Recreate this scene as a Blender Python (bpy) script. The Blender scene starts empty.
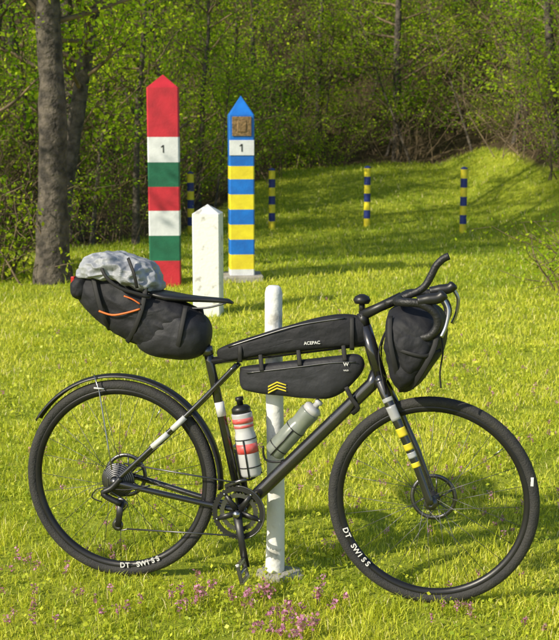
import bpy, math, random
import numpy as np
from mathutils import Vector, Matrix, noise
rnd=random.Random(7); rng=np.random.default_rng(7)
scene=bpy.context.scene
SUN=Vector((-0.78,-0.58,0.62)).normalized()

# ---------------------------------------------------------------- materials
def newmat(name):
    m=bpy.data.materials.new(name); m.use_nodes=True
    nt=m.node_tree
    for n in list(nt.nodes): nt.nodes.remove(n)
    out=nt.nodes.new('ShaderNodeOutputMaterial')
    return m,nt,out
def pmat(name,col,rough=.6,metal=0,col2=None,scale=15,bump=0,bscale=60,coat=0,lo=.35,hi=.65,spec=.5,trans=0,detail=5,sheen=0,dist=.01):
    m,nt,out=newmat(name); N=nt.nodes; L=nt.links
    b=N.new('ShaderNodeBsdfPrincipled'); L.new(b.outputs[0],out.inputs[0])
    tc=N.new('ShaderNodeTexCoord'); no=N.new('ShaderNodeTexNoise')
    no.inputs['Scale'].default_value=scale; no.inputs['Detail'].default_value=detail
    L.new(tc.outputs['Object'],no.inputs['Vector'])
    r=N.new('ShaderNodeValToRGB'); L.new(no.outputs['Fac'],r.inputs[0])
    r.color_ramp.elements[0].position=lo; r.color_ramp.elements[1].position=hi
    if col2 is None: col2=tuple(c*.75 for c in col)
    r.color_ramp.elements[0].color=(*col2,1); r.color_ramp.elements[1].color=(*col,1)
    L.new(r.outputs[0],b.inputs['Base Color'])
    b.inputs['Roughness'].default_value=rough; b.inputs['Metallic'].default_value=metal
    b.inputs['Coat Weight'].default_value=coat; b.inputs['Specular IOR Level'].default_value=spec
    b.inputs['Transmission Weight'].default_value=trans; b.inputs['Sheen Weight'].default_value=sheen
    if bump:
        n2=N.new('ShaderNodeTexNoise'); n2.inputs['Scale'].default_value=bscale; n2.inputs['Detail'].default_value=3
        L.new(tc.outputs['Object'],n2.inputs['Vector'])
        bp=N.new('ShaderNodeBump'); bp.inputs['Strength'].default_value=bump; bp.inputs['Distance'].default_value=dist
        L.new(n2.outputs['Fac'],bp.inputs['Height']); L.new(bp.outputs[0],b.inputs['Normal'])
    return m
def leafmat(name,stops,trans=.45,tboost=1.3,objrand=True):
    m,nt,out=newmat(name); N=nt.nodes; L=nt.links
    at=N.new('ShaderNodeAttribute'); at.attribute_name='tint'
    r=N.new('ShaderNodeValToRGB'); L.new(at.outputs['Fac'],r.inputs[0])
    els=r.color_ramp.elements
    while len(els)<len(stops): els.new(.5)
    for e,(p,c) in zip(els,stops): e.position=p; e.color=(*c,1)
    col=r.outputs[0]
    if objrand:
        oi=N.new('ShaderNodeObjectInfo'); mr=N.new('ShaderNodeMapRange')
        mr.inputs['To Min'].default_value=.75; mr.inputs['To Max'].default_value=1.3
        L.new(oi.outputs['Random'],mr.inputs['Value'])
        hs=N.new('ShaderNodeHueSaturation'); L.new(mr.outputs[0],hs.inputs['Value']); L.new(col,hs.inputs['Color']); col=hs.outputs[0]
        d=N.new('ShaderNodeBsdfDiffuse'); L.new(col,d.inputs['Color'])
    else:
        d=N.new('ShaderNodeBsdfPrincipled'); L.new(col,d.inputs['Base Color']); d.inputs['Roughness'].default_value=.45; d.inputs['Specular IOR Level'].default_value=.4
    t=N.new('ShaderNodeBsdfTranslucent')
    mx=N.new('ShaderNodeMix'); mx.data_type='RGBA'; mx.blend_type='MULTIPLY'; mx.inputs[0].default_value=1
    L.new(col,mx.inputs[6]); mx.inputs[7].default_value=(tboost*1.1,tboost,tboost*.6,1); L.new(mx.outputs[2],t.inputs[0])
    ms=N.new('ShaderNodeMixShader'); ms.inputs[0].default_value=trans
    L.new(d.outputs[0],ms.inputs[1]); L.new(t.outputs[0],ms.inputs[2]); L.new(ms.outputs[0],out.inputs[0])
    return m

M={}
M['frame']=pmat('frame_paint',(.016,.016,.019),.22,coat=.8,spec=.7)
M['fabric']=pmat('bag_fabric',(.016,.017,.021),.68,col2=(.011,.011,.015),scale=12,bump=.4,bscale=26,spec=.35,dist=.012)
M['fabric2']=pmat('bag_panel',(.022,.023,.029),.6,col2=(.015,.015,.02),scale=12,bump=.25,bscale=35,spec=.4)
M['webbing']=pmat('strap_webbing',(.010,.010,.011),.7)
M['dry']=pmat('dry_bag_fabric',(.40,.42,.45),.5,col2=(.24,.25,.28),scale=10,bump=.6,bscale=24,dist=.015)
M['tire']=pmat('tire_rubber',(.022,.022,.024),.75,col2=(.034,.033,.031),scale=25,bump=.4,bscale=200)
M['rim']=pmat('rim_alloy_black',(.02,.02,.022),.35,metal=.3)
M['silver']=pmat('silver_metal',(.5,.5,.51),.3,metal=1)
M['spoke']=pmat('spoke_steel',(.14,.14,.145),.4,metal=.7)
M['dark_metal']=pmat('dark_metal',(.16,.16,.17),.35,metal=.9)
M['plastic']=pmat('black_plastic',(.016,.016,.018),.4)
M['tape']=pmat('bar_tape',(.015,.015,.017),.5,bump=.25,bscale=120)
M['white']=pmat('white_print',(.75,.75,.75),.5)
M['lgrey']=pmat('fork_grey',(.42,.43,.45),.3,coat=.5)
M['yellow']=pmat('yellow_tape',(.75,.62,.03),.45)
M['orange']=pmat('orange_cord',(.8,.18,.03),.5)
M['red']=pmat('red_lens',(.6,.02,.02),.2)
M['bottle']=pmat('bottle_clear',(.62,.62,.64),.25,col2=(.5,.5,.52),trans=.15)
M['bottle2']=pmat('bottle_smoke',(.33,.36,.31),.22,col2=(.22,.25,.22),trans=.3)
M['label']=pmat('bottle_label',(.7,.07,.06),.4,col2=(.65,.2,.2),scale=30)
M['pwhite']=pmat('weathered_white_paint',(.78,.78,.77),.7,col2=(.45,.44,.40),scale=14,lo=.32,hi=.42,bump=.4,bscale=40,detail=9)
M['bpwhite']=pmat('post_white',(.78,.8,.83),.6,col2=(.6,.62,.65),scale=7,bump=.2,detail=8)
M['bpred']=pmat('post_red',(.58,.025,.045),.5,col2=(.42,.02,.035),scale=7,bump=.2,lo=.3,hi=.6,detail=8)
M['bpgreen']=pmat('post_green',(.015,.15,.08),.5,col2=(.01,.105,.055),scale=7,bump=.2,detail=8)
M['bpblue']=pmat('post_blue',(.012,.19,.70),.45,col2=(.012,.13,.52),scale=7,bump=.2,detail=8)
M['bpyellow']=pmat('post_yellow',(.86,.74,.03),.5,col2=(.70,.56,.03),scale=7,bump=.2,detail=8)
M['navy']=pmat('pole_navy',(.02,.04,.24),.5)
M['bronze']=pmat('plaque_bronze',(.32,.2,.09),.5,metal=.2,col2=(.14,.09,.04),scale=40,bump=.6)
M['black']=pmat('black_print',(.02,.02,.02),.5)
M['concrete']=pmat('concrete',(.4,.38,.34),.85,col2=(.28,.26,.22),scale=20,bump=.6,bscale=50)
M['bark']=pmat('bark',(.15,.125,.10),.9,col2=(.035,.03,.025),scale=11,bump=1,bscale=24,lo=.35,hi=.68,detail=8,dist=.03)
M['twig']=pmat('twig_bark',(.25,.18,.105),.9,col2=(.09,.07,.045),scale=5)
M['leaf']=leafmat('spring_leaf',[(0,(.10,.22,.015)),(.5,(.27,.43,.025)),(1,(.52,.64,.04))],.5,1.5)
M['grass']=leafmat('grass_blade',[(0,(.25,.36,.02)),(.45,(.60,.66,.05)),(.9,(.82,.80,.12)),(1,(.82,.74,.38))],.38,1.15,False)
M['petal']=leafmat('nettle_petal',[(0,(.2,.26,.06)),(.4,(.42,.17,.24)),(1,(.74,.36,.6))],.35,1.1,False)

# ---------------------------------------------------------------- mesh helpers
def link(o,parent=None):
    scene.collection.objects.link(o)
    if parent: o.parent=parent
    return o
def mesh_obj(name,verts,faces,mats,parent=None,smooth=True,midx=None):
    me=bpy.data.meshes.new(name); me.from_pydata([tuple(v) for v in verts],[],faces)
    if not isinstance(mats,(list,tuple)): mats=[mats]
    for m in mats: me.materials.append(m)
    if smooth: me.polygons.foreach_set('use_smooth',[True]*len(me.polygons))
    if midx: me.polygons.foreach_set('material_index',midx)
    me.update()
    return link(bpy.data.objects.new(name,me),parent)
def np_mesh(name,V,loops,sizes,mats,midx=None,tint=None,smooth=False):
    me=bpy.data.meshes.new(name)
    me.vertices.add(len(V)); me.vertices.foreach_set('co',np.asarray(V,dtype=np.float32).ravel())
    me.loops.add(len(loops)); me.loops.foreach_set('vertex_index',np.asarray(loops,dtype=np.int32))
    me.polygons.add(len(sizes))
    st=np.concatenate([[0],np.cumsum(sizes)[:-1]]).astype(np.int32)
    me.polygons.foreach_set('loop_start',st); me.polygons.foreach_set('loop_total',np.asarray(sizes,dtype=np.int32))
    for m in mats: me.materials.append(m)
    if midx is not None: me.polygons.foreach_set('material_index',np.asarray(midx,dtype=np.int32))
    if smooth: me.polygons.foreach_set('use_smooth',np.ones(len(sizes),dtype=bool))
    if tint is not None:
        a=me.attributes.new('tint','FLOAT','POINT'); a.data.foreach_set('value',np.asarray(tint,dtype=np.float32))
    me.update(calc_edges=True); me.validate()
    return me
def tubegeo(pts,radii,seg=12,cap=True,flat=1.0,closed=False,ref=None):
    pts=[Vector(p) for p in pts]; n=len(pts)
    if not isinstance(radii,(list,tuple)): radii=[radii]*n
    V=[];F=[]
    def tan(i):
        if closed: return (pts[(i+1)%n]-pts[(i-1)%n]).normalized()
        return (pts[min(i+1,n-1)]-pts[max(i-1,0)]).normalized()
    t=tan(0); u=Vector(ref) if ref else (Vector((0,1,0)) if abs(t.y)<.9 else Vector((1,0,0)))
    u=(u-t*u.dot(t)).normalized()
    for i in range(n):
        t=tan(i); u=(u-t*u.dot(t)).normalized(); v=t.cross(u)
        for k in range(seg):
            a=2*math.pi*k/seg
            V.append(pts[i]+u*math.cos(a)*radii[i]*flat+v*math.sin(a)*radii[i])
    m=n if closed else n-1
    for i in range(m):
        j=(i+1)%n
        for k in range(seg):
            F.append((i*seg+k,i*seg+(k+1)%seg,j*seg+(k+1)%seg,j*seg+k))
    if cap and not closed:
        F.append(tuple(range(seg-1,-1,-1))); F.append(tuple((n-1)*seg+k for k in range(seg)))
    return V,F
def tube(name,pts,r,mat,parent,seg=12,flat=1.0,closed=False,cap=True,ref=None):
    V,F=tubegeo(pts,r,seg,cap,flat,closed,ref)
    o=mesh_obj(name,V,F,mat,parent)
    return o
def smooth_path(pts,k=6,closed=False):
    P=[Vector(p) for p in pts]; n=len(P); out=[]
    rngi=range(n) if closed else range(n-1)
    for i in rngi:
        if closed: a,b,c,d=P[i-1],P[i],P[(i+1)%n],P[(i+2)%n]
        else: a,b,c,d=P[max(i-1,0)],P[i],P[i+1],P[min(i+2,n-1)]
        for j in range(k):
            t=j/k
            out.append(.5*((2*b)+(c-a)*t+(2*a-5*b+4*c-d)*t*t+(3*b-a-3*c+d)*t**3))
    if not closed: out.append(P[-1])
    return out
def lathe(name,profile,center,mat,parent,seg=64,closed=True):
    V=[];F=[];n=len(profile)
    for i in range(seg):
        a=2*math.pi*i/seg
        for r,w in profile: V.append((center[0]+r*math.cos(a),center[1]+w,center[2]+r*math.sin(a)))
    for i in range(seg):
        j=(i+1)%seg
        for k in range(n if closed else n-1):
            l=(k+1)%n
            F.append((i*n+k,i*n+l,j*n+l,j*n+k))
    return mesh_obj(name,V,F,mat,parent)
def box(name,c,s,mat,parent,rot=None,bev=.003):
    V=[Vector((x*s[0]/2,y*s[1]/2,z*s[2]/2)) for x in(-1,1) for y in(-1,1) for z in(-1,1)]
    if rot: V=[rot@v for v in V]
    V=[v+Vector(c) for v in V]
    F=[(0,1,3,2),(4,6,7,5),(0,4,5,1),(2,3,7,6),(0,2,6,4),(1,5,7,3)]
    o=mesh_obj(name,V,F,mat,parent,smooth=False)
    if bev:
        b=o.modifiers.new('b','BEVEL'); b.width=bev; b.segments=2
    return o
def text(name,s,size,mat,parent,mw,ext=.0004):
    c=bpy.data.curves.new(name,'FONT'); c.body=s; c.size=size; c.align_x='CENTER'; c.align_y='CENTER'; c.extrude=ext; c.offset=size*.02
    o=bpy.data.objects.new(name,c); scene.collection.objects.link(o)
    bpy.context.view_layer.update()
    dg=bpy.context.evaluated_depsgraph_get(); me=bpy.data.meshes.new_from_object(o.evaluated_get(dg))
    me.materials.clear(); me.materials.append(mat)
    bpy.data.objects.remove(o)
    o2=bpy.data.objects.new(name,me); link(o2,parent); o2.matrix_local=mw
    return o2

# ---------------------------------------------------------------- camera
F_PX=1200.; PITCH=math.atan(196/1200.); H=1.61
cam=bpy.data.cameras.new('camera'); co=bpy.data.objects.new('camera',cam); link(co)
co.location=(0,0,H); co.rotation_euler=(math.pi/2-PITCH,0,0)
cam.sensor_fit='HORIZONTAL'; cam.sensor_width=36; cam.lens=F_PX/559*36; cam.clip_end=2000; cam.clip_start=.05
cam.dof.use_dof=True; cam.dof.focus_distance=4.15; cam.dof.aperture_fstop=11
scene.camera=co

# ---------------------------------------------------------------- terrain
def sst(x,a,b):
    t=np.clip((x-a)/(b-a),0,1); return t*t*(3-2*t)
def wav(x,y,s,ph=0):
    return (np.sin(x*s+1.3*np.sin(y*s*.7+ph)+ph)+np.sin(y*s*1.13+1.1*np.sin(x*s*.83+ph*2)+2.1*ph))*.5
def hz(x,y):
    x=np.asarray(x,dtype=float); y=np.asarray(y,dtype=float)
    z=.75*sst(y,18.3,25)*(.75+.25*sst(x,-2,3))
    z=z+.42*np.maximum(0,y-25)*sst(y,25,31)*(y<70)+ (y>=70)*.42*45
    z=z+.42*np.clip(x-3.3-.05*wav(x,y,2),0,9)*sst(y,13.5,19)
    z=z+.35*np.clip(-x-3.5,0,8)*sst(y,14,20)
    z=z+.05*wav(x,y,.9,.4)*sst(y,7,14)+.012*wav(x,y,3.1,1.)*sst(y,4.6,7)
    return z
def edge_y(x):
    x=np.asarray(x,dtype=float)
    e=24.8-7.3*(1-sst(x,-1.8,.2))-3.0*(1-sst(x,-3.2,-2.0))
    e=e-6.5*sst(x,4.1,5.0)
    return e
def litter(x,y): return sst(y+.5*wav(x,y,2.3,.7)-edge_y(x),-.4,.8)
gx=np.unique(np.concatenate([np.linspace(-12,12,161),np.linspace(-60,60,61),np.linspace(-700,700,29)]))
gy=np.unique(np.concatenate([np.linspace(-2,40,211),np.linspace(40,80,41),np.linspace(-500,1000,46)]))
GX,GY=np.meshgrid(gx,gy); GZ=hz(GX,GY)
V=np.stack([GX.ravel(),GY.ravel(),GZ.ravel()],1); nx=len(gx); ny=len(gy)
ii,jj=np.meshgrid(np.arange(nx-1),np.arange(ny-1)); b=(jj*nx+ii).ravel()
Q=np.stack([b,b+1,b+nx+1,b+nx],1)
m,nt,out=newmat('ground_soil'); N=nt.nodes; L=nt.links
at=N.new('ShaderNodeAttribute'); at.attribute_name='tint'
tc=N.new('ShaderNodeTexCoord')
def nramp(sc,c):
    n=N.new('ShaderNodeTexNoise'); n.inputs['Scale'].default_value=sc; n.inputs['Detail'].default_value=8; n.inputs['Roughness'].default_value=.7
    L.new(tc.outputs['Object'],n.inputs['Vector']); r=N.new('ShaderNodeValToRGB'); L.new(n.outputs['Fac'],r.inputs[0])
    r.color_ramp.elements[0].position=.3; r.color_ramp.elements[1].position=.7
    r.color_ramp.elements[0].color=(*c[0],1); r.color_ramp.elements[1].color=(*c[1],1); return r,n
r1,n1=nramp(6,[(.18,.24,.02),(.42,.46,.05)]); r2,n2=nramp(7,[(.03,.025,.015),(.15,.11,.06)])
mx=N.new('ShaderNodeMix'); mx.data_type='RGBA'; L.new(at.outputs['Fac'],mx.inputs[0]); L.new(r1.outputs[0],mx.inputs[6]); L.new(r2.outputs[0],mx.inputs[7])
bs=N.new('ShaderNodeBsdfPrincipled'); bs.inputs['Roughness'].default_value=.95; bs.inputs['Specular IOR Level'].default_value=.1
bp=N.new('ShaderNodeBump'); bp.inputs['Strength'].default_value=.8; bp.inputs['Distance'].default_value=.05
L.new(n2.outputs['Fac'],bp.inputs['Height']); L.new(bp.outputs[0],bs.inputs['Normal'])
L.new(mx.outputs[2],bs.inputs['Base Color']); L.new(bs.outputs[0],out.inputs[0])
me=np_mesh('ground',V,Q.ravel(),np.full(len(Q),4),[m],tint=litter(GX,GY).ravel(),smooth=True)
link(bpy.data.objects.new('ground',me))

# ---------------------------------------------------------------- grass
def blades(X,Y,hgt,wid,tint,lean=.5):
    n=len(X); Z=hz(X,Y)
    a=rng.uniform(0,2*np.pi,n); d=np.stack([np.cos(a),np.sin(a),np.zeros(n)],1)
    a2=rng.uniform(0,2*np.pi,n); s=np.stack([np.cos(a2),np.sin(a2),np.zeros(n)],1)
    B=np.stack([X,Y,Z-.004],1); ln=(rng.uniform(.1,1,n)*lean)[:,None]*hgt[:,None]
    up=np.array([0,0,1.])[None]
    mid=B+up*(hgt*.55)[:,None]+d*ln*.35; tip=B+up*hgt[:,None]*(1-.25*(ln/hgt[:,None]))+d*ln
    w=wid[:,None]*.5
    V=np.empty((n,5,3)); V[:,0]=B-s*w; V[:,1]=B+s*w; V[:,2]=mid-s*w*.8; V[:,3]=mid+s*w*.8; V[:,4]=tip
    b=(np.arange(n)*5)[:,None]
    loops=np.concatenate([b+0,b+1,b+3,b+2,b+2,b+3,b+4],1).ravel()
    sizes=np.tile([4,3],n)
    return V.reshape(-1,3),loops,sizes,np.repeat(tint,5)
Xs=[];Ys=[]
y0=2.9
while y0<27:
    dy=.25; ym=y0+dy/2; half=.3*ym+.8
    rho=14000*(3.8/max(ym,3.8))**1.72
    n=int(rho*dy*half*2); Xs.append(rng.uniform(-half,half,n)); Ys.append(rng.uniform(y0,y0+dy,n)); y0+=dy
X=np.concatenate(Xs);Y=np.concatenate(Ys)
keep=rng.uniform(0,1,len(X))>litter(X,Y)*.93
cl=wav(X,Y,9,.3)*.5+wav(X,Y,23,1.1)*.5
keep&=(rng.uniform(0,1,len(X))<.74+.45*cl)
X=X[keep];Y=Y[keep];cl=cl[keep]
n=len(X); sc=np.maximum(Y/3.8,1)
hgt=(.016+.027*rng.uniform(0,1,n)**1.5)*(1+.6*cl)*sc**.36
hgt*=np.where(rng.uniform(0,1,n)>.97,1.8,1)
wid=(.0021+.0021*rng.uniform(0,1,n))*sc**.72
tint=np.clip(.5+.25*wav(X,Y,1.7,.5)+.18*wav(X,Y,6,2)-.34*sst(Y,10,15)+rng.normal(0,.2,n),0,.93)
tint=np.where(rng.uniform(0,1,n)>.95,1,tint)
V,lo,si,ti=blades(X,Y,hgt,wid,tint,1.0)
def leafquads(C,size,tint,flatness=1.0,aspect=.6):
    n=len(C)
    u=rng.normal(size=(n,3)); u[:,2]*=flatness; u/=np.linalg.norm(u,axis=1)[:,None]
    v=rng.normal(size=(n,3)); v[:,2]*=flatness; v-=u*(u*v).sum(1)[:,None]; v/=np.linalg.norm(v,axis=1)[:,None]
    s=size[:,None]*.5
    V=np.empty((n,4,3)); V[:,0]=C-u*s; V[:,1]=C+v*s*aspect; V[:,2]=C+u*s; V[:,3]=C-v*s*aspect
    return V.reshape(-1,3),np.arange(n*4),np.full(n,4),np.repeat(tint,4)
nw=34000; WY=2.9+8*rng.uniform(0,1,nw)**1.8; WX=rng.uniform(-1,1,nw)*(.3*WY+.9)
mk=(wav(WX,WY,5,2.2)+.5*wav(WX,WY,14,.2))>-.1; WX=WX[mk];WY=WY[mk];nw=len(WX)
C=np.stack([WX,WY,hz(WX,WY)+rng.uniform(.008,.04,nw)],1)
V2,l2,s2,t2=leafquads(C,rng.uniform(.008,.02,nw)*np.maximum(WY/3.8,1)**.6,rng.uniform(.0,.6,nw),.4,.8)
V=np.concatenate([V,V2]); lo=np.concatenate([lo,l2+len(V)-len(V2)]); si=np.concatenate([si,s2]); ti=np.concatenate([ti,t2])
link(bpy.data.objects.new('grass',np_mesh('grass',V,lo,si,[M['grass']],tint=ti)))
print('blades',n)

# ---------------------------------------------------------------- wildflowers (dead-nettle)
patches=[(-.27,3.86,10,.05,1.25),(-.06,3.84,11,.05,1.25),(.15,3.85,8,.04,1.2),(.02,3.62,13,.07,1.35),(.11,3.64,7,.05,1.25),(-.55,3.75,9,.12,1.1),(.72,3.75,9,.12,1.05),(-.95,4.15,10,.09,1),(-.78,4.35,8,.12,1),(-.85,3.8,9,.15,1.1),
         (.25,5.0,16,.3,.9),(.1,5.8,30,.55,.9),(-.2,5.3,16,.4,.9),(.75,4.8,20,.35,.9),(1.0,5.8,30,.6,.9),(-.7,5.2,18,.4,.9),(.6,6.6,30,.8,.9),(.4,4.2,9,.2,.9),(1.4,7,30,.8,1),(-1.2,6.2,22,.7,1),(0,7.5,26,1.2,1),(.9,8.2,30,1.2,1.1)]
FV=[];FL=[];FS=[];FT=[];off=0
def addchunk(ch):
    global off
    v,l,s,t=ch; FV.append(v);FL.append(l+off);FS.append(s);FT.append(t); off+=len(v)
for (x,y,k,sp,bg) in patches:
    px=x+rng.normal(0,sp,k); py=y+rng.normal(0,sp,k)
    for a,bb in zip(px,py):
        hh=rng.uniform(.03,.062)*bg; z0=float(hz(a,bb))
        addchunk(blades(np.array([a,a]),np.array([bb,bb]),np.array([hh,hh]),np.array([.003,.003]),np.array([0.1,.1]),.05))
        q=20; C=np.stack([a+rng.normal(0,.0055*bg,q),bb+rng.normal(0,.0055*bg,q),z0+hh*rng.uniform(.5,1.1,q)],1)
        addchunk(leafquads(C,rng.uniform(.006,.012,q)*bg,rng.uniform(.1,1,q),.6,.8))
link(bpy.data.objects.new('wildflowers',np_mesh('wildflowers',np.concatenate(FV),np.concatenate(FL),np.concatenate(FS),[M['petal']],tint=np.concatenate(FT))))

# ---------------------------------------------------------------- trees and bushes
class Acc:
    def __init__(s): s.V=[];s.L=[];s.S=[];s.T=[];s.M=[];s.o=0
    def add(s,v,l,sz,t,m):
        s.V.append(v);s.L.append(l+s.o);s.S.append(sz);s.T.append(t);s.M.append(np.full(len(sz),m));s.o+=len(v)
    def tube(s,P,R,k,m):
        n=len(P); t=np.gradient(P,axis=0); t/=np.linalg.norm(t,axis=1)[:,None]+1e-9
        ref=np.array([1.,.13,.05]) if abs(t[0,0])<.8 else np.array([.1,1.,.1])
        u=np.cross(t,ref); u/=np.linalg.norm(u,axis=1)[:,None]; v=np.cross(t,u)
        a=np.arange(k)*2*np.pi/k
        V=P[:,None]+(u[:,None]*np.cos(a)[None,:,None]+v[:,None]*np.sin(a)[None,:,None])*R[:,None,None]
        i,j=np.meshgrid(np.arange(n-1),np.arange(k),indexing='ij'); j2=(j+1)%k
        Q=np.stack([i*k+j,i*k+j2,(i+1)*k+j2,(i+1)*k+j],-1).reshape(-1)
        s.add(V.reshape(-1,3),Q,np.full((n-1)*k,4),np.zeros(n*k),m)
    def leaves(s,C,size,tint):
        v,l,sz,t=leafquads(C,size,tint,.8,.62); s.add(v,l,sz,t,2)
    def mesh(s,name):
        return np_mesh(name,np.concatenate(s.V),np.concatenate(s.L),np.concatenate(s.S),[M['bark'],M['twig'],M['leaf']],midx=np.concatenate(s.M),tint=np.concatenate(s.T))
def limb(R,base,dirv,length,n,bend=.25,upc=.3):
    P=[base]; d=dirv/np.linalg.norm(dirv)
    for i in range(n-1):
        d=d+R.normal(0,bend,3)*.5+np.array([0,0,upc/n]); d/=np.linalg.norm(d); P.append(P[-1]+d*length/(n-1))
    return np.array(P)
def interp(P,f):
    x=f*(len(P)-1); i=min(int(x),len(P)-2); return P[i]+(P[i+1]-P[i])*(x-i)
def gen_tree(seed,Hh,R0,start,nb,bl,lpt,ls,lean=(0,0),ntw=6,spread=.16,low=0,rough=0):
    R=np.random.default_rng(seed); A=Acc(); n=14 if not rough else 40
    t=np.linspace(0,1,n); wob=np.cumsum(R.normal(0,.018*Hh/3*(14/n)**.5,(n,2)),axis=0)
    P=np.stack([lean[0]*Hh*t+wob[:,0]*t,lean[1]*Hh*t+wob[:,1]*t,t*Hh-.1],1)
    rad=R0*(1-.8*t)*(1+.35*np.exp(-t*Hh/.35)); 
    if rough: rad*=1+R.normal(0,rough,n)
    A.tube(P,rad,14,0)
    LC=[];LT=[]
    for b in range(nb):
        f=start+(1-start)*R.uniform()**.9 if b>=low else R.uniform(.1,start)
        base=interp(P,f); az=R.uniform(0,2*np.pi); el=R.uniform(.05,.9)
        d=np.array([np.cos(az)*np.cos(el),np.sin(az)*np.cos(el),np.sin(el)]); l=bl*R.uniform(.5,1.1)*(1-.45*f)
        if b<low: l*=.6
        B=limb(R,base,d,l,6,.3,.4); r0=min(R0*.35,(.012+.012*l)); A.tube(B,np.linspace(r0,.005,6),5,1)
        ct=R.uniform(.1,.9)
        for k in range(ntw):
            tb=interp(B,R.uniform(.25,1)); dd=R.normal(0,1,3); dd[2]=abs(dd[2])*.5; T=limb(R,tb,dd,R.uniform(.25,.8),4,.5,.2)
            A.tube(T,np.linspace(.006,.0025,4),3,1)
            c=np.array([interp(T,q) for q in R.uniform(.2,1,lpt)])+R.normal(0,spread,(lpt,3))*.6
            LC.append(c); LT.append(np.clip(ct+R.normal(0,.2,lpt),0,1))
    if LC:
        C=np.concatenate(LC); A.leaves(C,R.uniform(.6,1.3,len(C))*ls,np.concatenate(LT))
    return A
def gen_bush(seed,Hh,ns,lpt,ls,rad=.4,tw=7):
    R=np.random.default_rng(seed); A=Acc(); LC=[];LT=[]
    for i in range(ns):
        base=np.array([R.normal(0,rad),R.normal(0,rad),-.05]); d=np.array([R.normal(0,.45),R.normal(0,.45),1.])
        B=limb(R,base,d,Hh*R.uniform(.5,1.1),7,.3,.1); A.tube(B,np.linspace(.013,.004,7),4,1); ct=R.uniform(.1,.85)
        for k in range(tw):
            tb=interp(B,R.uniform(.15,1)); T=limb(R,tb,R.normal(0,1,3)+np.array([0,0,.4]),R.uniform(.2,.7),4,.5,.2)
            A.tube(T,np.linspace(.006,.003,4),3,1)
            if lpt:
                c=np.array([interp(T,q) for q in R.uniform(.2,1,lpt)])+R.normal(0,.07,(lpt,3))
                LC.append(c); LT.append(np.clip(ct+R.normal(0,.18,lpt),0,1))
    if LC:
        C=np.concatenate(LC); A.leaves(C,R.uniform(.6,1.3,len(C))*ls,np.concatenate(LT))
    return A
treeM=[gen_tree(100+i,[6.5,7.5,6,8][i],[.07,.10,.05,.085][i],.18,26,2.1,19,.075,(rnd.uniform(-.08,.08),0),5,.22,low=5).mesh('forest_tree_mesh') for i in range(4)]
sapM=[gen_tree(200+i,4.2,.03,.12,26,1.4,18,.06,(rnd.uniform(-.25,.25),rnd.uniform(-.1,.1)),4,.14).mesh('sapling_mesh') for i in range(4)]
bushM=[gen_bush(300+i,[2.2,3.2,1.5,2.8][i],[30,28,26,30][i],[13,10,15,0][i],.055,.5).mesh('bush_mesh') for i in range(4)]
forest=bpy.data.objects.new('forest',None); link(forest)
def inst(me,name,x,y,s,rz,parent,tilt=(0,0)):
    o=bpy.data.objects.new(name,me); link(o,parent); o.location=(x,y,float(hz(x,y))-.02); o.rotation_euler=(tilt[0],tilt[1],rz); o.scale=(s,s,s*rnd.uniform(.9,1.1)); return o
placed=[]
def try_place(x,y,md):
    for a,b in placed:
        if (a-x)**2+(b-y)**2<md*md: return False
    placed.append((x,y)); return True
cnt=0
for k in range(3000):
    x=rnd.uniform(-14,14); y=rnd.uniform(14,40)
    if abs(x)>.28*y+2: continue
    if y<float(edge_y(x))+.9: continue
    if try_place(x,y,1.5+.02*y):
        inst(rnd.choice(treeM),'tree',x,y,rnd.uniform(.75,1.2),rnd.uniform(0,6.28),forest,(rnd.uniform(-.1,.1),rnd.uniform(-.1,.1))); cnt+=1
print('trees',cnt)
placed=[]
for k in range(2500):
    x=rnd.uniform(-10,12); y=rnd.uniform(13,36)
    if abs(x)>.27*y+1: continue
    e=float(edge_y(x))
    if y<e+.1 or y>e+8: continue
    if try_place(x,y,1.15):
        inst(rnd.choice(sapM),'sapling',x,y,rnd.uniform(.6,1.2),rnd.uniform(0,6.28),forest,(rnd.uniform(-.2,.2),rnd.uniform(-.2,.2)))
placed=[]
for k in range(2500):
    x=rnd.uniform(-10,12); y=rnd.uniform(13,40)
    if abs(x)>.27*y+1: continue
    e=float(edge_y(x))
    if y<e+.3 or y>e+12: continue
    if try_place(x,y,1.15):
        inst(rnd.choice(bushM+[bushM[3]]),'bush',x,y,rnd.uniform(.5,1.05),rnd.uniform(0,6.28),forest)
def single(name,A,x,y,rz=0):
    o=bpy.data.objects.new(name,A.mesh(name)); link(o); o.location=(x,y,float(hz(x,y))); o.rotation_euler[2]=rz; return o
single('tree',gen_tree(11,7.5,.17,.3,36,2.3,26,.06,(.012,0),5,.2,rough=.03),-2.34,12.3)
single('tree',gen_tree(12,7,.115,.28,30,2.0,26,.06,(.19,.02),5,.2,rough=.03),-2.62,13.6)
single('tree',gen_tree(13,6.5,.06,.2,30,1.8,26,.055,(-.03,0),5,.2),-3.1,13.0)
single('tree',gen_tree(14,6.5,.05,.2,26,1.6,26,.055,(.04,0),5,.2),-2.0,16.6)
single('tree',gen_tree(15,6.5,.05,.2,30,1.9,26,.055,(-.05,0),5,.2),4.9,17.5)
single('tree',gen_tree(21,9.5,.18,.5,36,3.2,20,.09,(0,0),6,.25),-6.8,9.6)  # tree left of the view, added to shade the bank behind the posts
single('tree',gen_tree(23,10,.2,.5,36,3.2,20,.09,(0,0),6,.25),-5.2,12.2)  # second unseen tree, added for its shade on the bank
single('bush',gen_bush(31,1.3,20,16,.05,.3),-3.1,12.6)
single('bush',gen_bush(32,.9,22,14,.045,.25),2.95,11.6)

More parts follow.
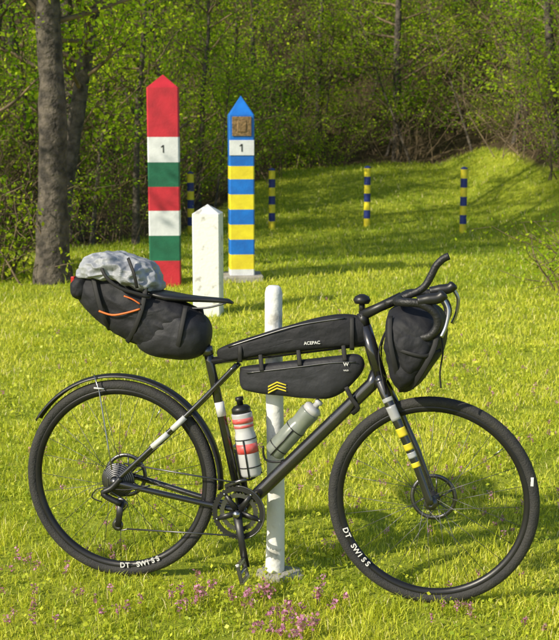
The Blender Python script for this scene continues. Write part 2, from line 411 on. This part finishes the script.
# ---------------------------------------------------------------- posts
def post(name,x,y,width,levels,yaw=0,chamfer=.012,apex=0,round_=False):
    root=bpy.data.objects.new(name,None); link(root); root.location=(x,y,float(hz(x,y))); root.rotation_euler[2]=yaw
    h=width/2; c=chamfer
    if round_: ring=[(h*math.cos(2*math.pi*k/20),h*math.sin(2*math.pi*k/20)) for k in range(20)]
    else: ring=[(h,-h+c),(h,h-c),(h-c,h),(-h+c,h),(-h,h-c),(-h,-h+c),(-h+c,-h),(h-c,-h)]
    n=len(ring); keys=sorted(set(k for _,_,k in levels)); V=[];F=[];MI=[]
    zs=[levels[0][0]]+[l[1] for l in levels]
    for z in zs:
        for a,b in ring: V.append((a,b,z))
    for i,l in enumerate(levels):
        for k in range(n):
            F.append((i*n+k,i*n+(k+1)%n,(i+1)*n+(k+1)%n,(i+1)*n+k)); MI.append(keys.index(l[2]))
    top=len(levels)*n
    V.append((0,0,zs[-1]+apex)); 
    for k in range(n): F.append((top+k,top+(k+1)%n,len(V)-1)); MI.append(keys.index(levels[-1][2]))
    mesh_obj('shaft',V,F,[M[k] for k in keys],root,smooth=False,midx=MI)
    return root
def one(parent,x,y,z,s):
    box('number',(x,y,z),(s*.14,.003,s),M['black'],parent,bev=0)
    box('number_flag',(x-s*.17,y,z+s*.33),(s*.34,.003,s*.12),M['black'],parent,Matrix.Rotation(math.radians(-42),3,'Y'),bev=0)
def yx(u,y): return (u-279.5)/F_PX*y
hu=post('striped_border_post',-1.145,12.0,.31,[(-.1,.26,'bpred'),(.26,.51,'bpgreen'),(.51,.755,'bpwhite'),(.755,.99,'bpred'),(.99,1.23,'bpgreen'),(1.23,1.475,'bpwhite'),(1.475,1.95,'bpred')],.06,apex=.13)
one(hu,0,-.157,1.36,.075)
ub=post('striped_border_post',-.385,12.1,.25,[(-.1,.12,'bpwhite'),(.12,.27,'bpyellow'),(.27,.42,'bpblue'),(.42,.57,'bpyellow'),(.57,.72,'bpblue'),(.72,.87,'bpyellow'),(.87,1.02,'bpblue'),(1.02,1.15,'bpyellow'),(1.15,1.24,'bpblue'),(1.24,1.65,'bpblue')],.10,apex=.19)
box('number_plate',(0,-.13,1.33),(.245,.008,.15),M['bpwhite'],ub)
one(ub,0,-.1365,1.33,.075)
box('plaque',(0,-.132,1.54),(.19,.012,.19),M['bronze'],ub)
box('plaque_relief',(0,-.14,1.54),(.09,.012,.11),M['bronze'],ub,bev=.005)
box('base_slab',(0,.02,.015),(.42,.42,.09),M['concrete'],ub,bev=.015)
ws=post('boundary_stone',-.61,10.2,.235,[(-.1,.87,'pwhite')],-.08,apex=.075)
for (u,yy,top) in [(191,18.0,.90),(272,18.4,.9),(367,18.6,.9),(463,17.6,.93)]:
    lv=[]; n=7; hs=[-.1]+[top/n*(i+1) for i in range(n)]
    for i in range(n): lv.append((hs[i],hs[i+1],'bpyellow' if i%2==0 else 'navy'))
    lv.append((top,top+.02,'navy'))
    post('striped_marker_pole',yx(u,yy),yy,.10,lv,0,apex=.02,round_=True)
bo=bpy.data.objects.new('white_bollard',None); link(bo); bo.location=(-.017,4.14,0)
hs=[-.05,0,.05,.12,.3,.5,.7,.9,1.03,1.048,1.055]; rr=[.035,.035,.0345,.033,.0315,.031,.031,.0308,.0305,.026,.018]
tube('shaft',[(0.004*math.sin(z*5),0,z) for z in hs],rr,M['pwhite'],bo,seg=20,ref=(1,0,0))
V,F=tubegeo([(0.02,-.01,-.03),(0.02,-.01,.012),(.02,-.01,.018)],[.095,.085,.06],14,ref=(1,0,0))
V=[Vector((v.x*1.0+rnd.uniform(-.008,.008),v.y*.8+rnd.uniform(-.006,.006),v.z)) for v in V]
mesh_obj('footing',V,F,M['concrete'],bo,smooth=False)

# ---------------------------------------------------------------- bicycle
bike=bpy.data.objects.new('bicycle',None); link(bike)
MB=Matrix.Translation((-.573,4.135,0))@Matrix.Rotation(math.atan2(-.248,1.0935),4,'Z')@Matrix.Rotation(math.radians(-3.2),4,'X')
bike.matrix_world=MB
_R=MB.inverted(); _O=_R@Vector((0,0,H))
def P(u,v,w=0.0):
    """image pixel coordinates (u, v), cast through the camera -> metric coordinates in the bicycle's own plane (w = offset toward the drive side)"""
    yv=(320-v)/F_PX
    d=Vector(((u-279.5)/F_PX,math.cos(PITCH)+yv*math.sin(PITCH),-math.sin(PITCH)+yv*math.cos(PITCH)))
    d=_R.to_3x3()@d; t=(-w-_O.y)/d.y
    return _O+d*t
def at_w(p,w): return Vector((p.x,-w,p.z))
WR=.357
RA=Vector((0,0,WR)); FA=Vector((P(432,502).x,0,WR-.004))
def wheel(c,tag,front):
    g=bpy.data.objects.new(tag,None); link(g,bike); k=WR-.35
    prof=[(.331+k+.019*math.cos(a)*1.0,.018*math.sin(a)) for a in np.linspace(0,2*math.pi,16,endpoint=False)]
    lathe('tire',prof,c,M['tire'],g,96)
    lathe('rim',[(.322+k,-.0115),(.322+k,.0115),(.312+k,.0125),(.300+k,.009),(.297+k,0),(.300+k,-.009),(.312+k,-.0125)],c,M['rim'],g,96)
    lathe('hub',[(.013,-.05),(.022,-.045),(.024,-.035),(.013,-.028),(.013,.028),(.024,.035),(.022,.045),(.013,.05),(.006,.058),(.006,-.058)],c,M['dark_metal'],g,24)
    V=[];F=[]
    ns=28
    for i in range(ns):
        side=1 if i%2 else -1; a=2*math.pi*i/ns; off=(1 if (i//2)%2 else -1)*1.25
        p0=c+Vector((.023*math.cos(a+off),side*.036,.023*math.sin(a+off))); p1=c+Vector((.302*math.cos(a),side*.003,.302*math.sin(a)))
        v,f=tubegeo([p0,p1],.001,5); o=len(V); V+=v; F+=[tuple(x+o for x in q) for q in f]
    mesh_obj('spokes',V,F,M['spoke'],g)
    w=.052
    lathe('brake_rotor',[(.08,w),(.066,w),(.066,w+.002),(.08,w+.002)],c,M['dark_metal'],g,48)
    V=[];F=[]
    for i in range(6):
        a=i*math.pi/3; v,f=tubegeo([c+Vector((.02*math.cos(a),w+.001,.02*math.sin(a))),c+Vector((.067*math.cos(a+.4),w+.001,.067*math.sin(a+.4)))],.003,5); o=len(V); V+=v; F+=[tuple(x+o for x in q) for q in f]
    mesh_obj('rotor_arms',V,F,M['dark_metal'],g)
    s='DT SWISS'
    for base in ([215] if front else [285]):
        for kk,ch in enumerate(s):
            if ch==' ': continue
            a=math.radians(base+(kk-3.5)*3.6); rr_=.314
            pos=c+Vector((rr_*math.cos(a),-.0205,rr_*math.sin(a)))
            mt=Matrix.Translation(pos)@Matrix.Rotation(-(a+math.pi/2),4,'Y')@Matrix.Rotation(math.pi/2,4,'X')
            text('rim_letter',ch,.026,M['white'],g,mt,.001)
    a=math.radians(40 if front else 60)
    tube('valve',[c+Vector((.262*math.cos(a),0,.262*math.sin(a))),c+Vector((.30*math.cos(a),0,.30*math.sin(a)))],.0025,M['silver'],g,6)
    return g
fw=wheel(FA,'front_wheel',True); rw=wheel(RA,'rear_wheel',False)
for i,r in enumerate([.062,.056,.05,.044,.038,.032,.026]):
    w=-.028-.0045*i
    lathe('cassette_cog',[(r,w),(r-.004,w-.0012),(.018,w-.0012),(.018,w+.0012),(r-.004,w+.0012)],RA,M['dark_metal'],bike,36)
fr=bpy.data.objects.new('frame',None); link(fr,bike)
BB=P(242,509); SC=P(208,352); HT=P(365,326); HB=P(381,380)
TT=P(366,341); TS=P(212,361)
tube('seat_tube',[BB,P(210,362),SC],.0165,M['frame'],fr,16)
tube('down_tube',[BB,P(262,490),P(372,384),HB.lerp(HT,.22)],[.021,.024,.023,.02],M['frame'],fr,18,flat=.85)
tube('top_tube',[TS,TT],[.014,.018],M['frame'],fr,14)
tube('head_tube',[HB,HT],[.024,.021],M['frame'],fr,18)
tube('bottom_bracket',[at_w(BB,-.042),at_w(BB,.042)],.024,M['frame'],fr,18)
for s in(1,-1):
    ax=at_w(RA,s*.062)
    tube('chain_stay',smooth_path([ax,at_w(P(150,486),s*.055),at_w(P(205,501),s*.03),at_w(BB,s*.024)],4),.0105,M['frame'],fr,10)
    tube('seat_stay',smooth_path([ax,at_w(P(150,451),s*.055),at_w(P(200,403),s*.026),at_w(P(238,364),s*.02)],5),.0088,M['frame'],fr,10)
    fp=[at_w(HB,s*.022),at_w(P(389,397),s*.042),at_w(P(402,425),s*.052),at_w(P(418,462),s*.054),at_w(FA,s*.056)]
    tube('fork_blade',smooth_path(fp,6),[.018]*6+[.017]*6+[.015]*6+[.013]*6+[.012],M['frame'],fr,12,flat=.65)
    tube('dropout',[at_w(RA,s*.05),at_w(RA,s*.07)],.016,M['dark_metal'],fr,12)
tube('fork_crown',[at_w(HB,-.03),at_w(HB,.03)],.02,M['frame'],fr,12)
_fp=smooth_path([at_w(HB,.022),at_w(P(389,397),.042),at_w(P(402,425),.052),at_w(P(418,462),.054),at_w(FA,.056)],50)
def frad(t): return float(np.interp(t*4,[0,1,2,3,4],[.018,.0175,.016,.014,.012]))
def fband(t0,t1,mat,grow=1.03):
    n=6; ts=[t0+(t1-t0)*i/n for i in range(n+1)]
    tube('fork_band',[_fp[int(t*200)] for t in ts],[frad(t)*grow+.0004 for t in ts],mat,fr,16,flat=.69)
fband(.24,.28,M['lgrey']); fband(.32,.44,M['lgrey']); fband(.50,.56,M['yellow']); fband(.61,.65,M['yellow']); fband(.665,.70,M['lgrey']); fband(.73,.76,M['yellow'])
tube('stay_decal',[at_w(P(157,444),.0535),at_w(P(172,431),.047)],.0102,M['white'],fr,10); tube('stay_decal',[at_w(P(176,427),.045),at_w(P(188,415.5),.036)],.0102,M['white'],fr,10)
tube('seat_tube_decal',[P(219,402,.003),P(222,416,.003)],.0168,M['white'],fr,12)
tube('seatpost',[SC,P(199,308)],.0135,M['plastic'],fr,14)
tube('seat_clamp',[P(208.5,355),P(206.5,347)],.02,M['dark_metal'],fr,14)
def loft(name,secs,mat,parent,seg=20):
    V=[];F=[]
    for (c,hw,hh) in secs:
        for k in range(seg):
            a=2*math.pi*k/seg; ca,sa=math.cos(a),math.sin(a)
            V.append((c.x,c.y+hw*math.copysign(abs(ca)**.7,ca),c.z+hh*math.copysign(abs(sa)**.8,sa)))
    for i in range(len(secs)-1):
        for k in range(seg): F.append((i*seg+k,i*seg+(k+1)%seg,(i+1)*seg+(k+1)%seg,(i+1)*seg+k))
    F.append(tuple(range(seg))); F.append(tuple((len(secs)-1)*seg+k for k in range(seg)))
    return mesh_obj(name,V,F,mat,parent)
loft('saddle',[(P(150,291),.05,.006),(P(157,293),.068,.012),(P(170,296),.072,.014),(P(185,298),.055,.012),(P(200,299),.034,.010),(P(216,300),.024,.009),(P(228,301),.02,.008),(P(233,303),.012,.004)],M['plastic'],bike)
for s in(1,-1): tube('saddle_rail',smooth_path([P(160,299,s*.02),P(180,307,s*.022),P(205,308,s*.022),P(226,303,s*.015)],4),.0035,M['dark_metal'],bike,8)
cs=bpy.data.objects.new('crankset',None); link(cs,bike)
def gear(name,r,w,mat,inner,teeth=46):
    V=[];F=[];n=teeth*4
    for i in range(n):
        a=2*math.pi*i/n; ro=r+(.0018 if (i%4)<2 else -.0022)
        for rr_,ww in((ro,w-.0012),(ro,w+.0012),(inner,w+.0012),(inner,w-.0012)): V.append((BB.x+rr_*math.cos(a),-ww,BB.z+rr_*math.sin(a)))
    for i in range(n):
        j=(i+1)%n
        for k in range(4): l=(k+1)%4; F.append((i*4+k,j*4+k,j*4+l,i*4+l))
    return mesh_obj(name,V,F,mat,cs,smooth=False)
gear('chainring_outer',.094,.052,M['plastic'],.076); gear('chainring_inner',.068,.044,M['dark_metal'],.052,34)
for i in range(5):
    a=math.radians(-88+72*i); d=Vector((math.cos(a),0,math.sin(a)))
    tube('spider_arm',[at_w(BB,.05)+d*.012,at_w(BB,.05)+d*.082],[.012,.007],M['plastic'],cs,8,flat=.5)
    tube('ring_bolt',[at_w(BB,.05)+d*.08,at_w(BB,.058)+d*.08],.004,M['silver'],cs,8)
CE=P(246,567,.078); tube('crank_arm',[at_w(BB,.068),at_w(BB,.072).lerp(CE,.5),CE],[.017,.012,.014],M['plastic'],cs,14,flat=.55)
CE2=at_w(BB+(BB-CE),-.078); CE2.z=BB.z+(BB.z-CE.z); tube('crank_arm',[at_w(BB,-.066),CE2],[.016,.012],M['plastic'],cs,14,flat=.55)
tube('crank_bolt',[at_w(BB,.06),at_w(BB,.085)],.012,M['silver'],cs,14)
for ce,s in((CE,1),(CE2,-1)):
    c=at_w(ce,s*.125); rot=Matrix.Rotation(math.radians(75) if s>0 else .2,3,'Y')
    tube('pedal_axle',[at_w(ce,s*.08),at_w(ce,s*.165)],.006,M['silver'],cs,8)
    for k in(-1,1): 
        box('pedal_plate',c+rot@Vector((k*.03,0,0)),(.012,.085,.016),M['silver'],cs,rot)
        box('pedal_side',c+Vector((0,k*.04,0)),(.062,.007,.014),M['dark_metal'],cs,rot)
def mlink(pts,name='chain'): tube(name,pts,.0032,M['dark_metal'],bike,6)
mlink([P(124,463.5,.05),P(240,483.5,.052)])
mlink([P(127,529,.05),P(245,536.5,.052)])
mlink(smooth_path([P(108,477,.05),P(110,490,.05),P(127,503,.05),P(122,512,.05),P(114,522,.05),P(120,530,.05),P(128,529,.05)],5))
mlink([at_w(BB,.052)+Vector((.094*math.cos(a),0,.094*math.sin(a))) for a in np.linspace(math.radians(95),math.radians(-88),24)],'chain_wrap')
for c_ in(P(121,503,.05),P(118,525,.05)): lathe('jockey_wheel',[(.021,-.003),(.019,.003),(.006,.003),(.006,-.003)],c_,M['dark_metal'],bike,20)
tube('derailleur_cage',[P(121,500,.058),P(118,527,.058)],[.013,.011],M['plastic'],bike,12,flat=.3)
tube('derailleur_body',smooth_path([P(121,478,.066),P(112,488,.07),P(103,494,.07),P(121,504,.066)],4),[.011]*13,M['plastic'],bike,10)
tube('derailleur_cable',smooth_path([P(150,486,.06),P(125,490,.07),P(100,488,.07),P(92,497,.07),P(102,502,.07)],5),.0025,M['plastic'],bike,6)
tube('front_derailleur',[P(226,487,.04),P(240,481,.05),P(247,480,.05)],[.01,.007,.005],M['dark_metal'],bike,8)
V=[];F=[];A=np.linspace(math.radians(-2),math.radians(148),60); MR=.379
for i,a in enumerate(A):
    for w,dr in((-.026,-.010),(-.02,-.002),(0,.002),(.02,-.002),(.026,-.010)):
        V.append((RA.x+(MR+dr)*math.cos(a),w,RA.z+(MR+dr)*math.sin(a)))
for i in range(59):
    for k in range(4): F.append((i*5+k,i*5+k+1,i*5+k+6,i*5+k+5))
mg=mesh_obj('mudguard',V,F,M['plastic'],bike); so=mg.modifiers.new('s','SOLIDIFY'); so.thickness=.002
for s in(1,-1): tube('mudguard_stay',[P(94,375,s*.03),P(99,390,s*.04),P(108,446,s*.055),P(112,470,s*.068)],.0026,M['silver'],bike,6)
tube('reflector_clip',[P(94,388,.04),P(104,389,.04)],.003,M['white'],bike,8)
box('wheel_reflector',FA+Vector((.329,-.016,.09)),(.010,.004,.03),M['white'],bike,bev=.001)
def bottle(name,a,b,r,body,cap,lab,w=0):
    g=bpy.data.objects.new(name,None); link(g,bike); A_=P(*a,w); B_=P(*b,w); d=B_-A_
    f=lambda t:A_+d*t
    T=[0,.015,.04,.3,.52,.56,.6,.78,.8]; Rr=[.8,.95,1,1,1,.9,.9,1,.98]
    tube('body',[f(t) for t in T],[r*x for x in Rr],body,g,28)
    tube('cap',[f(.80),f(.86),f(.89),f(.9)],[r*.9,r*.9,r*.7,r*.4],cap,g,24)
    tube('spout',[f(.9),f(.95),f(.96),f(1)],[r*.3,r*.3,r*.42,r*.38],cap,g,16)
    if lab: 
        tube('label',[f(.30),f(.42)],r*1.012,lab,g,28); tube('label',[f(.62),f(.66)],r*.93,lab,g,28); tube('label',[f(.68),f(.74)],r*1.0,lab,g,28)
    for t in(.12,.47): tube('cage_ring',[f(t),f(t+.013)],r*1.06,M['plastic'],g,24,cap=False)
    for sg in(1,-1):
        tube('cage_wire',[f(.0)+Vector((0,sg*r*1.05,0)),f(.47)+Vector((0,sg*r*1.05,0))],.0028,M['plastic'],g,6)
    return g
bottle('water_bottle',(252,476),(239,397),.037,M['bottle'],M['plastic'],M['label'],.0)
bottle('water_bottle',(273,453),(320,401),.036,M['bottle2'],M['bottle'],None,.0)
tube('bottle_cage',smooth_path([P(262,472,.0),P(248,480,0),P(240,470,.0),P(236,440,.0)],5),.004,M['plastic'],bike,8)
tube('bottle_cage',smooth_path([P(263,446,0),P(266,460,0),P(285,460,0),P(310,440,.0)],5),.004,M['plastic'],bike,8)

# bags
def bag(name,outline,W,mat,parent,w0=0,seg=5,rings=16,pw=3.2,wr=.004,seed=0,fold=(1,.4),wm=0,crump=0,cs_=18):
    pts=[at_w(p,w0) for p in smooth_path([P(u,v,wm) for u,v in outline],seg,closed=True)]
    c=sum(pts,Vector())/len(pts)
    R=random.Random(seed); n=len(pts); V=[];F=[]
    ph=[R.uniform(0,6.28) for _ in range(8)]
    fx,fz=fold
    def nz(p):
        q=p.x*fx+p.z*fz; r=-p.x*fz+p.z*fx
        a=math.sin(q*48+ph[0]+1.6*math.sin(r*22+ph[1])); b_=math.sin(q*95+ph[2]+2*math.sin(r*30+ph[3])+p.y*18)
        v=(a*.7+.5*(1-2*abs(b_))*(.5+.5*math.sin(r*25+ph[4])))*wr*.6
        if crump:
            k=Vector((p.x*cs_*fx+ph[5],p.y*cs_*.8,p.z*cs_+ph[6]))
            v+=crump*((1-2.6*abs(noise.noise(k)))+.5*(1-2.6*abs(noise.noise(k*2.1))))*.6
        return v
    rs=[math.sin(math.pi/2*(k+1)/rings) for k in range(rings)]
    for side in(1,-1):
        for r in (rs if side==1 else rs[:-1]):
            ww=W*max(0,1-r**pw)**(1/2.2)
            for p in pts:
                q=c+(p-c)*r; q=Vector((q.x,-(w0+side*ww),q.z)); m=nz(q)
                q.y-=side*m*(1-r*.3); q+= (p-c).normalized()*m*.8*r
                V.append(q)
    def idx(side,k,i):
        if side==1: return k*n+i%n
        if k==rings-1: return k*n+i%n
        return rings*n+k*n+i%n
    for k in range(rings-1):
        for i in range(n):
            F.append((idx(1,k,i),idx(1,k,i+1),idx(1,k+1,i+1),idx(1,k+1,i)))
            F.append((idx(-1,k,i+1),idx(-1,k,i),idx(-1,k+1,i),idx(-1,k+1,i+1)))
    F.append(tuple(idx(1,0,i) for i in range(n-1,-1,-1))); F.append(tuple(idx(-1,0,i) for i in range(n)))
    o=mesh_obj(name,V,F,mat,parent); sd=o.modifiers.new('sub','SUBSURF'); sd.levels=1; sd.render_levels=1
    return o
def strap(name,pts,w,hw=.009,mat=None,th=.0018,parent=None):
    Q=[P(u,v,ww) for (u,v),ww in zip(pts,w)]
    return tube(name,smooth_path(Q,4),hw,mat or M['webbing'],parent or bike,8,flat=th/hw)
sb=bpy.data.objects.new('saddle_bag',None); link(sb,bike)
bag('main_body',[(77,296),(80,280),(97,271),(120,275),(145,288),(168,298),(190,306),(203,318),(209,336),(204,351),(190,357),(168,358),(150,352),(128,340),(105,325),(86,310)],.085,M['fabric'],sb,wr=.006,seed=1,fold=(.6,.8),wm=.02,crump=.008,seg=7,rings=20)
bag('lower_panel',[(150,318),(176,306),(204,318),(209,340),(198,357),(165,359),(136,345)],.088,M['fabric2'],sb,wr=.003,seed=5,wm=.02,crump=.004)
bag('dry_bag',[(81,277),(83,265),(92,256),(112,254),(130,258),(146,264),(159,277),(157,289),(140,289),(118,281),(98,278)],.10,M['dry'],sb,wr=.006,seed=2,fold=(.9,.3),seg=10,rings=26,wm=.02,crump=.022,cs_=22)
bag('bag_tail',[(73,292),(73,282),(79,275),(90,274),(94,290),(86,300),(77,298)],.07,M['fabric'],sb,wr=.005,seed=3,wm=.02,crump=.004)
box('tail_light',P(74,281,.04),(.014,.03,.034),M['red'],sb)
strap('strap',[(93,276),(97,295),(104,318),(110,330)],[.075,.095,.09,.05],parent=sb)
strap('strap',[(146,286),(142,308),(134,330),(127,342)],[.078,.096,.09,.045],parent=sb)
strap('strap',[(186,306),(182,325),(178,345),(174,358)],[.06,.092,.09,.04],parent=sb)
strap('strap',[(100,258),(104,274),(120,288),(150,297)],[.095,.116,.112,.09],parent=sb,hw=.006)
strap('strap',[(128,258),(134,274),(137,288)],[.095,.116,.10],parent=sb,hw=.006)
tube('orange_cord',smooth_path([P(99,311,.098),P(112,315,.100),P(126,313,.100),P(140,309,.098)],4),.0035,M['orange'],sb,8)
tube('orange_cord',smooth_path([P(124,296,.101),P(132,299,.101),P(140,304,.099)],4),.0028,M['orange'],sb,8)
tb=bpy.data.objects.new('top_tube_bag',None); link(tb,bike)
bag('main_body',[(217,352),(224,346),(250,337),(290,325),(325,316),(348,314),(362,317),(370,326),(366,340),(352,346),(310,350),(260,356),(224,361)],.031,M['fabric'],tb,wr=.002,seed=7,pw=5,crump=.0025)
strap('zip',[(228,347),(262,336),(300,325),(345,318)],[.027,.032,.032,.029],hw=.0025,mat=M['dark_metal'],parent=tb)
for (u,v0,v1) in((240,341,362),(352,317,350)): strap('strap',[(u,v0),(u,(v0+v1)/2),(u,v1)],[.02,.035,.026],hw=.008,parent=tb)
fb=bpy.data.objects.new('frame_bag',None); link(fb,bike)
bag('main_body',[(240,370),(246,366),(290,361),(335,356),(356,354),(364,361),(362,372),(348,388),(336,396),(320,399),(285,396),(252,392),(241,386)],.031,M['fabric2'],fb,wr=.0018,seed=8,pw=6,crump=.0022)
strap('zip',[(246,373),(290,368),(330,363),(356,362)],[.031,.034,.034,.031],hw=.002,mat=M['dark_metal'],parent=fb)
for u,v in((262,366),(300,361),(345,356)): strap('strap',[(u-2,v-14),(u-1,v-4),(u,v+5)],[.02,.03,.034],hw=.008,parent=fb)
strap('strap',[(346,387),(352,399),(358,408),(352,414)],[.03,.03,.028,.01],hw=.008,parent=fb)
def flatmark(name,pts,w,mat,parent):
    V=[P(u,v,w) for u,v in pts]; V2=[P(u,v,w-.002) for u,v in pts]; n=len(V)
    F=[tuple(range(n))]+[(i,(i+1)%n,n+(i+1)%n,n+i) for i in range(n)]
    mesh_obj(name,V+V2,F,mat,parent,smooth=False)
for k in range(3): flatmark('logo_mark',[(268,386+k*3),(277,381.5+k*3),(286,384.5+k*3),(286,385.6+k*3),(277,383+k*3),(268,387.6+k*3)],.0355,M['yellow'],fb)
def ptext(s,u,v,size,w,parent,rot=0,mat=None):
    p=P(u,v,w); mt=Matrix.Translation(p)@Matrix.Rotation(-math.radians(rot),4,'Y')@Matrix.Rotation(math.pi/2,4,'X')
    text('print',s,size,mat or M['white'],parent,mt)
ptext('ACEPAC',312,343,.015,.036,tb,6)
ptext('WILD',346,370.5,.007,.0355,fb,4); ptext('W',346,364.5,.017,.0355,fb,4)
ck=bpy.data.objects.new('handlebar',None); link(ck,bike)
tube('steerer_spacers',[HT,P(362,313)],.019,M['plastic'],ck,16)
CL=P(402,297)
tube('stem',[P(361,316),P(380,307),CL],[.019,.016,.018],M['plastic'],ck,16)
bell=P(362,300,.0); tube('bell',[bell+Vector((0,0,-.012)),bell,bell+Vector((0,0,.012)),bell+Vector((0,0,.02))],[.024,.03,.024,.008],M['plastic'],ck,20,ref=(1,0,0))
tube('bell_mount',[P(362,312),P(362,302)],.01,M['plastic'],ck,10)
for s in(1,-1):
    b0=CL; q=lambda dx,dz,w: at_w(CL+Vector((dx,0,dz)),s*w)
    pts=[b0,q(0,0,.10),q(.005,0,.165),q(.035,0,.19),q(.085,-.003,.195),q(.128,-.03,.19),q(.138,-.07,.185),q(.115,-.105,.18),q(.07,-.118,.165)]
    tube('drop_bar',smooth_path(pts,6),.0140,M['tape'],ck,14)
    tube('brake_hood',smooth_path([q(.075,.005,.195),q(.105,.012,.195),q(.14,.018,.195),q(.158,.034,.195)],4),[.017]*4+[.0185]*4+[.018]*4+[.011],M['plastic'],ck,14)
    tube('brake_lever',smooth_path([q(.155,.015,.195),q(.172,-.02,.20),q(.166,-.07,.205),q(.152,-.105,.21)],5),.0065,M['silver'],ck,10,flat=.7)
    tube('brake_hose',smooth_path([at_w(CL,s*.06),q(.05,-.01,.06),at_w(P(392,322),s*.03),at_w(P(380,352),s*.028),at_w(P(388,392),s*.05)],6),.0028,M['plastic'],ck,8)
tube('bar_extension',smooth_path([P(385,304,.07),P(412,294,.07),P(424,287,.07),P(431,276,.07),P(436,266,.07),P(443,259,.07),P(449,256,.07)],5),[.0125]*31,M['tape'],ck,14)
hb=bpy.data.objects.new('handlebar_bag',None); link(hb,bike)
bag('roll',[(384,322),(390,311),(408,305),(428,308),(440,319),(443,336),(440,352),(432,366),(423,379),(413,391),(403,397),(394,391),(388,376),(384,358),(383,340)],.18,M['fabric'],hb,wr=.006,seed=9,pw=5,fold=(.3,.95),wm=.12,crump=.009,cs_=14,seg=7,rings=20)
bag('roll_pocket',[(392,336),(402,326),(424,327),(437,340),(434,357),(422,373),(409,383),(398,374),(391,354)],.19,M['fabric'],hb,wr=.004,seed=10,pw=6,wm=.16,crump=.005)
strap('strap',[(390,316),(390,340),(395,365),(402,392)],[.15,.188,.188,.14],parent=hb)
strap('strap',[(438,322),(435,345),(424,368),(411,388)],[.16,.188,.188,.15],parent=hb)
strap('strap',[(386,345),(405,352),(425,356),(441,350)],[.16,.197,.197,.16],parent=hb,hw=.006)
tube('strap_end',smooth_path([P(440,330,.15),P(443,350,.16),P(440,372,.16),P(441,388,.16)],5),.003,M['webbing'],hb,6)

# ---------------------------------------------------------------- light
w=bpy.data.worlds.new('World'); scene.world=w; w.use_nodes=True
nt=w.node_tree; bg=nt.nodes['Background']; sk=nt.nodes.new('ShaderNodeTexSky'); sk.sky_type='NISHITA'; sk.sun_disc=False
sk.sun_elevation=math.asin(SUN.z); sk.sun_rotation=math.atan2(SUN.x,SUN.y)
nt.links.new(sk.outputs[0],bg.inputs[0]); bg.inputs[1].default_value=.15
sl=bpy.data.lights.new('sun','SUN'); sl.energy=5; sl.angle=math.radians(.5); sl.color=(1,.91,.72)
so=bpy.data.objects.new('sun',sl); link(so); so.rotation_euler=SUN.to_track_quat('Z','Y').to_euler()
scene.view_settings.view_transform='Standard'; scene.view_settings.look='None'; scene.view_settings.exposure=0
